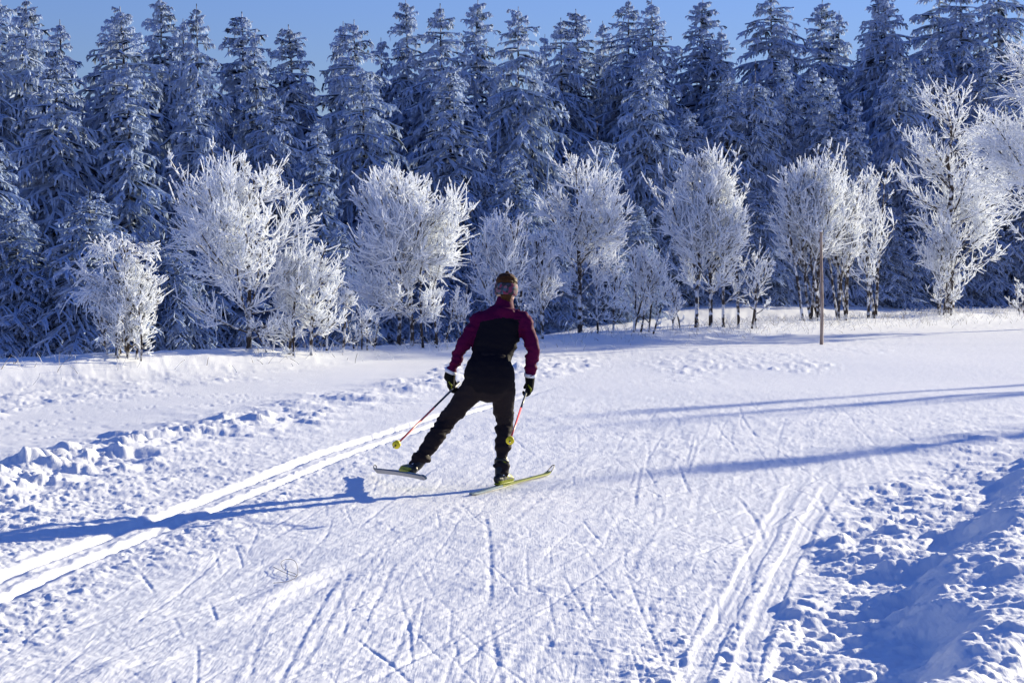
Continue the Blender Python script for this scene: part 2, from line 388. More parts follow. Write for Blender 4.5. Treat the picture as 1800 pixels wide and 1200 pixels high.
def taper(N_, m, r0, r1, r, jit=0.0):
    t = np.linspace(0, 1, m)[None, :]
    R = np.asarray(r0).reshape(-1, 1) * (1 - t) + np.asarray(r1).reshape(-1, 1) * t
    R = np.broadcast_to(R, (N_, m)).copy()
    if jit: R *= 1 + jit * r.normal(0, 1, (N_, m)).clip(-1.6, 1.6)
    return R

# ---- spruces
def spruce_mesh(seed, Rc=0.23, whorls=25, droop=0.35, broken=False, sparse=1.0, H=12.0):
    r = np.random.default_rng(seed)
    trunk_n = 10
    tz = np.linspace(0, 1, trunk_n)
    tp = np.stack([np.cumsum(r.normal(0, .002, trunk_n)), np.cumsum(r.normal(0, .002, trunk_n)), tz], 1) * H
    tP = tp[None]; tR = (0.011 * (1 - tz) + 0.0012)[None] * H
    tv, tq = tubes(tP, tR, 8)
    top = 0.90 if broken else 0.985
    hs, azs, Ls = [], [], []
    for i in range(whorls):
        u = (i + r.uniform(-.3, .3)) / whorls
        h = 0.03 + (top - 0.03) * (1 - (1 - min(max(0, u), 1)) ** 1.12)
        n = r.integers(6, 9) if h < .7 else r.integers(5, 8)
        a0 = r.uniform(0, 6.28)
        for j in range(n):
            hs.append(h + r.normal(0, .008)); azs.append(a0 + j * 6.283 / n + r.normal(0, .18))
            Ls.append(Rc * (1 - min(h, .985)) ** 0.62 * 1.18 * r.uniform(.60, 1.14) + .003)
    for j in range(4): hs.append(top - .004); azs.append(j * 1.57); Ls.append(.006)
    hs, azs, Ls = np.array(hs), np.array(azs), np.array(Ls) * H
    if broken: Ls += .02 * H * (hs > .78)
    base = np.stack([np.interp(hs, tz, tp[:, 0]), np.interp(hs, tz, tp[:, 1]), hs * H], 1)
    rise = np.interp(hs, [0, .5, .85, 1.0], [-.38, -.22, .05, .6]) + r.normal(0, .08, len(hs))
    out = np.stack([np.cos(azs), np.sin(azs), rise], 1)
    dr = droop * np.interp(hs, [0, .6, 1], [1.15, 1.0, .55]) * r.uniform(.7, 1.3, len(hs))
    curve = np.stack([np.zeros_like(dr), np.zeros_like(dr), -dr], 1)
    P = grow(base, norm(out), Ls, 7, curve, 0.012, r)
    P[:, -1, 2] += 0.05 * Ls
    bR = taper(len(P), 7, .055 + .02 * (Ls / (Rc * H)), .035, r, .25) * np.interp(hs, [.75, 1], [1, .45])[:, None]
    parts = [tubes(P, bR, 4)]
    # side shoots in the plane of the branch
    per = np.clip((Ls / H * 95 * sparse).astype(int), 7, 20)
    par, t, b2, d2, tan = sprout(P, Ls, per, .12, 1.0, 40, 70, r)
    sidev = norm(np.cross(tan, np.array([0, 0, 1.]))) * r.choice([-1., 1.], len(par))[:, None]
    ang = np.radians(r.uniform(35, 68, len(par)))[:, None]
    d2 = norm(tan * np.cos(ang) + sidev * np.sin(ang) + np.array([0, 0, 1.]) * r.normal(-.10, .16, len(par))[:, None])
    L2 = (Ls[par] * (0.50 - 0.32 * t) * r.uniform(.6, 1.2, len(par))).clip(.06, 1.2)
    P2 = grow(b2, d2, L2, 3, np.tile([[0, 0, -.42]], (len(par), 1)) * r.uniform(.5, 1.5, (len(par), 1)), .02, r)
    parts.append(tubes(P2, taper(len(P2), 3, .052 + 0 * L2, .030 + 0 * L2, r, .3) * np.interp(b2[:, 2] / H, [.75, 1], [1, .5])[:, None], 3))
    # hanging fringe, rime-covered
    per3 = np.clip((L2 / .095).astype(int), 3, 9)
    _, _, b3, _, tan3 = sprout(P2, L2, per3, .05, 1.0, 0, 1, r)
    n3 = len(b3)
    L3 = r.uniform(.10, .34, n3) * (0.75 + .5 * r.random(n3)) * np.interp(b3[:, 2] / H, [.7, 1.0], [1.0, .45])
    d3 = norm(tan3 * r.uniform(.1, .9, n3)[:, None] + np.array([0, 0, -1.]) * r.uniform(.5, 1.2, n3)[:, None] + r.normal(0, .28, (n3, 3)))
    w3 = r.uniform(.020, .050, n3)
    sv = norm(np.cross(d3, norm(r.normal(0, 1, (n3, 3)))))
    e = b3 + d3 * L3[:, None]; mdl = b3 + d3 * (L3 * .55)[:, None]
    Vf = np.stack([b3 - sv * (w3 * .6)[:, None], b3 + sv * (w3 * .6)[:, None], mdl + sv * w3[:, None], mdl - sv * w3[:, None], e], 1)
    i0 = np.arange(n3)[:, None] * 5
    qf = (i0 + np.array([[0, 1, 2, 3]])); tf = i0 + np.array([[3, 2, 4]])
    v, q = pack(*parts)
    V = np.vstack([v, Vf.reshape(-1, 3)])
    crown = mesh_np('spruce_crown', V, np.vstack([q, qf + len(v)]), tf + len(v), smooth=False)
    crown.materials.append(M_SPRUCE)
    trunk = mesh_np('spruce_trunk', tv, tq); trunk.materials.append(M_BARKD)
    return trunk, crown
SPRUCE = [spruce_mesh(101, .235, 32, .38), spruce_mesh(102, .20, 34, .30), spruce_mesh(103, .26, 30, .45), spruce_mesh(104, .215, 32, .34),
          spruce_mesh(105, .15, 34, .42), spruce_mesh(106, .24, 33, .28), spruce_mesh(107, .22, 28, .36, True)]
def forest_D(x, extra=0.0): return (60.0 + extra) / (1 - 0.95 * (x - 900) / F_PX)
def spruce(x, ytip, extra, var, label, group, wide=1.0):
    D = forest_D(x, extra)
    tip = px(x, ytip, D); g = ground_z(tip.x, tip.y)
    H = tip.z - g + .1
    e = empty('spruce_tree', (tip.x, tip.y, g - .1), rng.uniform(0, 6.28))
    e.rotation_euler = (rng.normal(0, .018), rng.normal(0, .018), e.rotation_euler[2]); wide *= rng.uniform(.88, 1.18)
    s = H / 12.0; e.scale = (s * wide, s * wide, s)
    t, c = SPRUCE[var]
    link('trunk', t, None, e); link('crown', c, None, e)
    tag(e, label, 'tree', group)
    return e
G_SKY, G_FRONT, G_FILL = 'spruces rising to the skyline', 'spruces along the front edge of the forest', 'spruces deep in the forest'
ORD = ['first', 'second', 'third', 'fourth', 'fifth', 'sixth', 'seventh', 'eighth', 'ninth', 'tenth', 'eleventh', 'twelfth', 'thirteenth', 'fourteenth', 'fifteenth', 'sixteenth', 'seventeenth', 'eighteenth', 'nineteenth', 'twentieth', 'twenty-first', 'twenty-second', 'twenty-third', 'twenty-fourth', 'twenty-fifth', 'twenty-sixth', 'twenty-seventh', 'twenty-eighth', 'twenty-ninth', 'thirtieth', 'thirty-first', 'thirty-second', 'thirty-third', 'thirty-fourth', 'thirty-fifth', 'thirty-sixth', 'thirty-seventh', 'thirty-eighth', 'thirty-ninth', 'fortieth']
sky_row = [(-40, -40, 6, 0), (5, -6, 9, 5), (32, -8, 6, 3), (57, 10, 11, 1), (118, 35, 14, 4), (208, 27, 12, 0), (240, 12, 9, 5), (273, -8, 13, 1), (322, 33, 16, 4),
           (357, 6, 7, 3), (425, 20, 13, 1), (455, 56, 7, 4), (535, 44, 11, 1), (588, 38, 12, 4), (623, 36, 5, 0), (677, 66, 14, 4), (718, -2, 13, 1), (775, 3, 10, 3),
           (833, -2, 14, 1), (912, 12, 6, 0), (955, 60, 15, 4), (988, 30, 12, 3), (1017, 14, 14, 1), (1075, 36, 14, 4), (1103, -8, 11, 3), (1153, 0, 9, 5), (1230, -4, 10, 1),
           (1268, 50, 8, 4), (1365, -22, 10, 2), (1448, 0, 14, 1), (1472, 20, 16, 4), (1530, -18, 12, 3), (1568, -25, 8, 5), (1640, -60, 12, 0), (1690, -35, 8, 3), (1770, -70, 8, 2)]
for i, (x, y, ex, v) in enumerate(sky_row):
    spruce(x, y, ex, v, 'frosted spruce on the skyline, %s from the left among the highest tips' % ORD[i], G_SKY, 1.0 + .12 * math.sin(i * 2.7))
front_row = [(95, 92, 1.5, 5, 'broad rime-covered spruce at far left, behind the small drooping frosted tree'),
             (232, 110, -1.0, 4, 'slender frosted spruce standing forward just right of the small drooping tree'),
             (-30, 210, -3.0, 2, 'snowy spruce cut by the left edge, its branches reaching low over the bank'),
             (345, 150, 0.5, 0, 'frosted spruce behind the left shoulder of the large round frosted tree'),
             (480, 165, 0.5, 2, 'dark-gapped snowy spruce directly behind the large round frosted tree'),
             (563, 214, -2.5, 4, 'small narrow snowy spruce between the two large round frosted trees'),
             (640, 120, 1.5, 0, 'broad snowy spruce with hanging branches above the second round frosted tree'),
             (790, 108, 0.5, 1, 'narrow-topped frosted spruce above the right half of the second round tree'),
             (913, 262, -3.0, 5, 'low young spruce with tent-like crown above the head of the skier'),
             (855, 255, 0.0, 2, 'shaded snowy spruce low in the forest left of the low tent-like one'),
             (1050, 212, -1.5, 6, 'spruce with a broken forked top right of the frosted tree near the skier'),
             (1132, 100, 0.0, 0, 'tall front-row frosted spruce between the third and fourth round trees'),
             (1205, 190, 0.0, 5, 'bluish shaded spruce behind the egg-shaped frosted tree'),
             (1272, 130, 1.0, 3, 'frosted spruce rising behind the tip of the egg-shaped tree'),
             (1325, 106, 0.5, 6, 'frosted spruce with a ragged top left of the wooden post'),
             (1388, 100, 1.5, 4, 'pale pointed spruce directly above the multi-stemmed frosted clump'),
             (1420, 118, 0.5, 4, 'thin pointed spruce, left of a pair above the wooden post'),
             (1457, 132, -1.0, 4, 'thin pointed spruce, right of a pair above the wooden post'),
             (1500, 172, -1.5, 4, 'small spike-topped spruce in front of the great drooping spruce at right'),
             (1575, 92, 0.5, 2, 'great drooping snow-laden spruce in blue shade left of the tall dark-trunked tree'),
             (1647, 62, 2.0, 4, 'narrow spruce tip peeping out right of the great drooping spruce'),
             (1735, 90, 1.0, 0, 'wide snowy spruce behind the tall dark-trunked frosted tree'),
             (1850, 60, -1.0, 2, 'snowy spruce mostly beyond the right edge behind the bright frosted crown')]
for (x, y, ex, v, lab) in front_row: spruce(x, y, ex, v, lab, G_FRONT, 1.05)
for i in range(40):
    x = -90 + i * 50 + rng.uniform(-16, 16)
    spruce(x, 130 + rng.uniform(-35, 60), 17 + rng.uniform(0, 8), int(rng.integers(0, 6)), 'shaded frosted spruce deep in the forest, %s from the left in its rear rank' % ORD[i], G_FILL, 1.05)
for i in range(4):  # unseen spruces continuing the forest edge, added to cast shade along it
    spruce(1900 + i * 65 + rng.uniform(-20, 20), -40 + rng.uniform(-40, 40), rng.uniform(-2, 6), int(rng.integers(0, 6)), 'unseen spruce added beyond the right edge of the view to shade the forest edge', 'spruces added beyond the right edge for their shade')
for i in range(6):
    spruce(-90 - i * 70 + rng.uniform(-20, 20), rng.uniform(-20, 120), rng.uniform(-2, 8), int(rng.integers(0, 6)), 'spruce of the same forest edge standing beyond the left edge of the view', 'spruces beyond the left edge')
# low young spruces filling the forest edge
low = [(30, 360), (150, 330), (300, 400), (395, 380), (520, 390), (600, 400), (690, 400), (760, 390), (845, 400), (965, 380), (1060, 370), (1120, 360), (1190, 350), (1330, 330), (1400, 330), (1540, 330), (1620, 320), (1710, 310), (1790, 310)]
for i, (x, y) in enumerate(low):
    spruce(x, y, (-5 if x < 1150 else -1.5) + rng.uniform(-1, 1), (5, 2, 0)[i % 3], 'low young spruce under the forest edge, %s from the left of its row' % ORD[i], 'young spruces under the forest edge', 1.5)

# ---- frosted leaf trees
def ellipsoid_room(base, d, c, rad):
    q = (base - c) / rad; e = d / rad
    A = (e * e).sum(1); B = (q * e).sum(1); C = (q * q).sum(1) - 1
    disc = np.maximum(B * B - A * C, 0)
    return np.maximum((-B + np.sqrt(disc)) / A, 0.12)
def frost_tree(seed, H, width, stems=1, lean=0.0, n1=26, n2=9, n3=9, low=0.14, a1=(28, 62), fat=0.019, droop=0.0, cx=0.0, thick=1.0, n4=4, spread=.10, cz=.49, rz=.48):
    r = np.random.default_rng(seed); fat = fat * .90; n1 = int(n1 * .92); n2 = n2 * .90; n3 = n3 * .80; width = width * .80
    R = width / 2; c = np.array([cx, 0, H * cz]); rad = np.array([R, R, H * rz])
    m = 10
    sb = np.zeros((stems, 3)); sb[:, :2] = r.normal(0, .16 * (stems > 1), (stems, 2))
    sd = norm(np.stack([r.normal(lean, spread * (stems > 1), stems), r.normal(0, spread * (stems > 1), stems), np.ones(stems)], 1))
    SL = H * np.where(np.arange(stems) == 0, .95, r.uniform(.7, .95, stems))
    SP = grow(sb, sd, SL, m, np.stack([r.normal(0, .06, stems) + droop * .5, r.normal(0, .05, stems), np.full(stems, -abs(droop) * .4)], 1), .008, r)
    SR = taper(stems, m, .0135 * H * thick / stems ** .42 + .01, .012, r, .05)
    tv, tq = tubes(SP, SR, 7)
    per = np.maximum(3, (n1 * SL / SL.max() / stems ** .5).astype(int))
    par, t, b1, d1, tan = sprout(SP, SL, per, low, .97, a1[0], a1[1], r)
    d1 = norm(d1 - np.array([0, 0, 1.]) * (np.clip(.75 - t, 0, 1) ** 2 * 1.1)[:, None])
    room = ellipsoid_room(b1, d1, c, rad)
    az = np.arctan2(d1[:, 1], d1[:, 0])
    room = room * (1.0 + .75 * vnoise(az * 1.1 + seed, b1[:, 2] / H * 5 + 3, seed)) * np.interp(b1[:, 2] / H + d1[:, 2] * .3, [.2, .6, 1.05], [1.12, 1.05, .85])
    L1 = np.minimum(room * r.uniform(.66, 1.14, len(par)), H * .62) * (1 - .10 * t)
    up1 = np.array([0, 0, .22 - droop])
    P1 = grow(b1, d1, L1, 7, np.tile(up1, (len(par), 1)) + r.normal(0, .07, (len(par), 3)), .012, r)
    R1 = taper(len(P1), 7, (.006 * L1 + .012) * thick, fat * .85 + 0 * L1, r, .12)
    lv, lq = tubes(P1, R1, 4); parts = []
    per2 = np.clip((n2 * (L1 / L1.mean()) ** .7).astype(int), 3, 22)
    par2, t2, b2, d2, tan2 = sprout(P1, L1, per2, .22, 1.0, 22, 58, r)
    L2 = np.minimum(L1[par2] * r.uniform(.25, .55, len(par2)) * (1.15 - .55 * t2), ellipsoid_room(b2, d2, c, rad * 1.04) * r.uniform(.8, 1.3, len(par2))).clip(.12, 2)
    P2 = grow(b2, d2, L2, 5, np.tile(np.array([0, 0, .20 - 1.4 * droop]), (len(par2), 1)) + r.normal(0, .07, (len(par2), 3)), .014, r)
    parts.append(tubes(P2, taper(len(P2), 5, fat * .95 + 0 * L2, fat * .8 + 0 * L2, r, .2), 3))
    per3 = np.clip((n3 * .85 * (L2 / L2.mean()) ** .8).astype(int), 2, 16)
    par3, t3, b3, d3, _ = sprout(P2, L2, per3, .1, 1.0, 20, 60, r)
    L3 = (L2[par3] * r.uniform(.28, .75, len(par3))).clip(.10, .6)
    P3 = grow(b3, d3, L3, 3, np.tile(np.array([0, 0, .18 - 1.6 * droop]), (len(par3), 1)) + r.normal(0, .08, (len(par3), 3)), .02, r)
    parts.append(tubes(P3, taper(len(P3), 3, fat * .80 + 0 * L3, fat * .45 + 0 * L3, r, .28), 3))
    sp_n = len(P1); lead = norm(P1[:, -1] - P1[:, -2])           # leader shoots past the crown
    LL = r.uniform(.06, .32, sp_n) * H / 4
    PL = grow(P1[:, -1], norm(lead + np.array([0, 0, .25])), LL, 4, np.zeros((sp_n, 3)), .02, r)
    parts.append(tubes(PL, taper(sp_n, 4, fat * .85 + 0 * LL, fat * .7 + 0 * LL, r, .15), 3))
    v, q = pack(*parts)
    crown = mesh_np('frosted_crown', v, q, smooth=False); crown.materials.append(M_TWIG)
    trunk = mesh_np('frosted_trunk', tv, tq); trunk.materials.append(M_BARK)
    limbs = mesh_np('frosted_limbs', lv, lq); limbs.materials.append(M_LIMB)
    return trunk, crown, limbs
def bank_D(x, off=0.0): return (40.5 + off) / (1 - 1.5 * (x - 900) / F_PX)
def plant(name, x, ytop, off, pxw, seed, label, group, ybase=None, **kw):
    D = bank_D(x, off)
    top = px(x, ytop, D); g = ground_z(top.x, D); H = top.z - g
    w = pxw / F_PX * D
    t, c, lm = frost_tree(seed, H, w, **kw)
    e = empty(name, (top.x, D, g - .03))
    link('trunk', t, None, e); link('limbs', lm, None, e); link('crown', c, None, e)
    tag(e, label, 'tree', group)
    return e
G_ROW, G_SAP = 'frosted trees along the snow bank', 'frosted saplings along the snow bank'
plant('frosted_tree', 205, 382, 0.0, 190, 11, 'small frosted tree with a bent drooping top, leftmost on the bank', G_ROW, droop=.33, n1=30, n2=9, n3=7, low=.40, a1=(35, 75), fat=.016, lean=-.04, cz=.62, rz=.36)
plant('frosted_bush', 222, 470, -.4, 140, 12, 'dense frosted bush at the foot of the small drooping tree', G_SAP, stems=9, n1=50, n2=6, n3=5, low=.08, a1=(20, 55), fat=.013, spread=.20)
plant('frosted_tree', 436, 286, 0.4, 350, 13, 'large round frosted tree, second along the bank from the left', G_ROW, n1=54, n2=12, n3=9, low=.07, fat=.018, a1=(30, 75))
plant('frosted_tree', 537, 425, -.5, 150, 14, 'shorter frosted tree beside the right foot of the large round one', G_ROW, n1=28, n2=9, n3=8, low=.12, fat=.017, a1=(30, 65), stems=2)
plant('frosted_sapling', 597, 500, -.4, 70, 15, 'thin frosted sapling left of the second large round tree', G_SAP, n1=14, n2=6, n3=5, fat=.015, stems=2)
plant('frosted_tree', 708, 296, 0.6, 310, 16, 'densest white round frosted tree, left of the skier', G_ROW, n1=50, n2=13, n3=10, low=.16, fat=.020, a1=(28, 66), stems=2, spread=.03)
plant('frosted_sapling', 752, 420, -.3, 100, 17, 'slender dark-stemmed sapling beneath the densest white tree', G_SAP, n1=18, n2=6, n3=6, fat=.016, stems=3, low=.3)
plant('frosted_tree', 880, 365, 0.6, 120, 18, 'thin frosted tree directly behind the head of the skier', G_ROW, n1=26, n2=8, n3=7, fat=.018, stems=3, spread=.08, a1=(20, 45))
plant('frosted_tree', 945, 400, 0.3, 90, 19, 'narrow multi-stemmed frosted tree just right of the skier', G_ROW, n1=22, n2=7, n3=7, fat=.018, stems=4, spread=.09, a1=(20, 45))
plant('frosted_tree', 1020, 262, 0.8, 215, 20, 'tall frosted tree with pale upright trunk right of the skier', G_ROW, n1=48, n2=12, n3=9, low=.20, fat=.020, a1=(32, 70))
plant('frosted_sapling', 1075, 455, -.1, 80, 21, 'dark-stemmed frosted sapling right of the tall pale-trunked tree', G_SAP, n1=16, n2=6, n3=5, fat=.018, stems=2, spread=.1)
plant('frosted_sapling', 1130, 430, 0.2, 100, 22, 'spindly clump of frosted stems between the tall and the egg-shaped tree', G_SAP, n1=20, n2=6, n3=5, fat=.019, stems=5, spread=.13, a1=(18, 40))
plant('frosted_tree', 1236, 262, 0.6, 165, 123, 'egg-shaped frosted tree with ascending twigs, midway between skier and post', G_ROW, n1=52, n2=12, n3=9, low=.18, fat=.022, a1=(18, 42), stems=2, spread=.03)
plant('frosted_sapling', 1285, 350, -.1, 90, 24, 'open frosted sapling touching the right side of the egg-shaped tree', G_SAP, n1=20, n2=6, n3=5, fat=.021, stems=2, spread=.08, a1=(20, 45))
plant('frosted_sapling', 1325, 440, -.5, 90, 25, 'low angular sapling standing forward between egg-shaped tree and post', G_SAP, n1=14, n2=5, n3=4, fat=.021, stems=2, spread=.12)
plant('frosted_tree', 1428, 278, 0.6, 165, 26, 'fan-shaped multi-stemmed frosted clump behind the wooden post', G_ROW, n1=54, n2=9, n3=7, low=.34, fat=.024, a1=(16, 40), stems=7, spread=.13, thick=1.3)
plant('frosted_tree', 1478, 300, 0.4, 110, 27, 'upright multi-stemmed frosted clump just right of the wooden post', G_ROW, n1=40, n2=8, n3=6, low=.36, fat=.023, a1=(14, 36), stems=6, spread=.08, thick=1.2)
plant('frosted_tree', 1540, 270, 0.2, 140, 28, 'sparse open frosted tree between the clumps and the dark-trunked tree', G_ROW, n1=24, n2=7, n3=5, low=.12, fat=.025, a1=(25, 55), stems=3, spread=.09)
plant('frosted_tree', 1672, 130, 0.4, 230, 29, 'tallest frosted tree with dark trunk near the right edge', G_ROW, n1=70, n2=10, n3=7, low=.16, fat=.024, a1=(35, 72), thick=1.5, cz=.44, rz=.55)
plant('frosted_sapling', 1660, 400, -.2, 120, 30, 'frosted shoots around the foot of the tallest dark-trunked tree', G_SAP, n1=30, n2=6, n3=5, fat=.020, stems=6, spread=.12, a1=(20, 50))
plant('frosted_tree', 1862, 70, -9.0, 370, 31, 'bright dense frosted crown hanging in from the right edge', G_ROW, n1=56, n2=14, n3=11, low=.22, fat=.022, a1=(40, 85), droop=.16, cz=.62, rz=.42)
plant('frosted_sapling', 1795, 490, -.8, 50, 32, 'short frosted sapling at the right edge of the bank', G_SAP, n1=12, n2=5, n3=4, fat=.019, stems=2)

plant('frosted_sapling', 495, 560, -.7, 60, 35, 'low frosted shoots between the large round tree and its shorter neighbour', G_SAP, n1=12, n2=4, n3=3, fat=.012, stems=4, spread=.2)
plant('frosted_sapling', 640, 545, -.3, 60, 36, 'low frosted shoots left of the trunk of the densest white tree', G_SAP, n1=12, n2=4, n3=4, fat=.013, stems=4, spread=.2)
plant('frosted_sapling', 800, 490, .2, 60, 37, 'waist-high frosted shoots close behind the left shoulder of the skier', G_SAP, n1=16, n2=5, n3=4, fat=.015, stems=4, spread=.15)
plant('frosted_sapling', 1180, 500, .2, 60, 38, 'low frosted shoots left of the egg-shaped tree', G_SAP, n1=12, n2=4, n3=4, fat=.017, stems=3, spread=.15)

# tall trees beyond the right edge of the view, whose shadows lie across the trail
for k, (x, y, H, sd) in enumerate([(23.7, 43.9, 8.9, 41), (23.3, 41.4, 8.6, 42), (17.5, 31.2, 6.2, 43), (11.9, 20.8, 3.1, 44)]):
    t, c, lm = frost_tree(sd, H, 1.1, n1=30, n2=6, n3=4, low=.40, fat=.02, thick=1.8, a1=(15, 40))
    e = empty('frosted_tree', (x, y, ground_z(x, y) - .05)); link('trunk', t, None, e); link('limbs', lm, None, e); link('crown', c, None, e)
    tag(e, 'tall frosted tree beyond the right edge, casting a long shadow on the trail', 'tree', 'trees beyond the right edge')

# ---- frosted grass and dead stems along the bank: one mass
def grass():
    r = np.random.default_rng(5)
    n = 9000
    x = np.concatenate([r.uniform(-8, 20, 1900), r.normal(1, .0, 0), r.uniform(5, 19, 1300)])
    n = len(x)
    s = r.normal(0.1, .75, n)
    keep = (vnoise(x / .8, s / 1.5, 9) + .35 * r.random(n)) > (.02 - .12 * (x > 4))
    x, s = x[keep], s[keep]; n = len(x)
    y = 40.5 + 1.5 * x + s * 1.803
    z = macro(x, y) - .02
    L = r.uniform(.08, .30, n); d = norm(np.stack([r.normal(0, .45, n), r.normal(0, .45, n), np.ones(n)], 1))
    P = grow(np.stack([x, y, z], 1), d, L, 4, np.stack([r.normal(0, .25, n), r.normal(0, .25, n), -.15 * np.ones(n)], 1), .02, r)
    v, q = tubes(P, taper(n, 4, np.full(n, .0065), np.full(n, .0045), r, .2), 3)
    o = link('frosted_grass', mesh_np('frosted_grass', v, q, smooth=False), M_GRASS)
    tag(o, 'frosted dry grass and stalks sticking out of the snow bank', 'grass', None, 'stuff')
grass()

# ------------------------------------------------------------------ lofted shapes
def loft(sections, side=(1, 0, 0), k=18, round_ends=True):
    """sections: (point, half width, half depth); returns verts, quads, tris of a closed elliptical sweep"""
    pts = [np.array(s[0], float) for s in sections]; ra = [s[1] for s in sections]; rb = [s[2] for s in sections]
    if round_ends:
        def cap(p, q, a, b):
            dv = p - q; dv = dv / np.linalg.norm(dv); m = min(a, b)
            return [(p + dv * m * f, a * g, b * g) for f, g in ((.45, .89), (.8, .6), (.97, .24))]
        c0 = cap(pts[0], pts[1], ra[0], rb[0])[::-1]; c1 = cap(pts[-1], pts[-2], ra[-1], rb[-1])
        pts = [c[0] for c in c0] + pts + [c[0] for c in c1]; ra = [c[1] for c in c0] + ra + [c[1] for c in c1]; rb = [c[2] for c in c0] + rb + [c[2] for c in c1]
    P = np.array(pts); T = norm(np.gradient(P, axis=0))
    sd = np.array(side, float)
    A = norm(sd - T * (T @ sd)[:, None]); B = np.cross(T, A)
    a = np.arange(k) * 2 * math.pi / k
    V = P[:, None] + A[:, None] * (np.cos(a)[None, :] * np.array(ra)[:, None])[..., None] + B[:, None] * (np.sin(a)[None, :] * np.array(rb)[:, None])[..., None]
    n = len(P); idx = np.arange(n * k).reshape(n, k)
    q = np.stack([idx[:-1], np.roll(idx[:-1], -1, 1), np.roll(idx[1:], -1, 1), idx[1:]], -1).reshape(-1, 4)
    V = np.vstack([V.reshape(-1, 3), P[0], P[-1]])
    tr = np.vstack([np.stack([np.full(k, n * k), np.roll(idx[0], -1), idx[0]], 1), np.stack([np.full(k, n * k + 1), idx[-1], np.roll(idx[-1], -1)], 1)])
    return V, q, tr
def spline(ctrl, n):
    """smooth dense sections through control sections (Catmull-Rom)"""
    C = [np.concatenate([np.array(c[0], float), [c[1], c[2]]]) for c in ctrl]
    C = [2 * C[0] - C[1]] + C + [2 * C[-1] - C[-2]]
    out = []
    for i in range(1, len(C) - 2):
        for j in range(n):
            t = j / n; p0, p1, p2, p3 = C[i - 1], C[i], C[i + 1], C[i + 2]
            out.append(.5 * (2 * p1 + (p2 - p0) * t + (2 * p0 - 5 * p1 + 4 * p2 - p3) * t * t + (3 * p1 - p0 - 3 * p2 + p3) * t ** 3))
    out.append(C[-2])
    return [(o[:3], max(o[3], .003), max(o[4], .003)) for o in out]
def fuse(name, lofts, voxel, smooth_it=4):
    """one continuous skin over all the lofts"""
    V, Q, T, o = [], [], [], 0
    for v, q, t in lofts: V.append(v); Q.append(q + o); T.append(t + o); o += len(v)
    me = mesh_np(name + '_raw', np.vstack(V), np.vstack(Q), np.vstack(T))
    ob = bpy.data.objects.new(name + '_raw', me); col.objects.link(ob)
    m = ob.modifiers.new('r', 'REMESH'); m.mode = 'VOXEL'; m.voxel_size = voxel; m.use_smooth_shade = True
    if smooth_it:
        s = ob.modifiers.new('s', 'SMOOTH'); s.iterations = smooth_it; s.factor = .5
    dg = bpy.context.evaluated_depsgraph_get(); dg.update()
    res = bpy.data.meshes.new_from_object(ob.evaluated_get(dg)); res.name = name
    bpy.data.objects.remove(ob); bpy.data.meshes.remove(me)
    res.materials.clear()
    return res
def co_of(me):
    a = np.empty(len(me.vertices) * 3, np.float32); me.vertices.foreach_get('co', a); return a.reshape(-1, 3).astype(float)
def set_co(me, a): me.vertices.foreach_set('co', a.astype(np.float32).ravel()); me.update()
def normals_of(me):
    a = np.empty(len(me.vertices) * 3, np.float32); me.vertices.foreach_get('normal', a); return a.reshape(-1, 3).astype(float)
def seg_dist(p, a, b):
    a = np.array(a); b = np.array(b); ab = b - a
    t = np.clip(((p - a) @ ab) / (ab @ ab), 0, 1)
    return np.linalg.norm(p - (a + t[:, None] * ab), axis=1), t
def simple_mesh(name, verts, faces, smooth=False, bevel=0.0):
    bm = bmesh.new()
    vs_ = [bm.verts.new(v) for v in verts]
    for f in faces: bm.faces.new([vs_[i] for i in f])
    bmesh.ops.recalc_face_normals(bm, faces=bm.faces)
    if bevel: bmesh.ops.bevel(bm, geom=list(bm.edges), offset=bevel, segments=2, affect='EDGES', profile=.6)
    me = bpy.data.meshes.new(name); bm.to_mesh(me); bm.free()
    for p in me.polygons: p.use_smooth = smooth
    return me
def tube_mesh(name, pts, rads, k=10, smooth=True):
    P = np.array([[*p] for p in pts], float)[None]; v, q = tubes(P, np.array(rads, float)[None], k)
    n = len(pts)
    v = np.vstack([v, P[0, 0], P[0, -1]])
    t = [[n * k, (i + 1) % k, i] for i in range(k)] + [[n * k + 1, (n - 1) * k + i, (n - 1) * k + (i + 1) % k] for i in range(k)]
    return mesh_np(name, v, q, t, smooth)

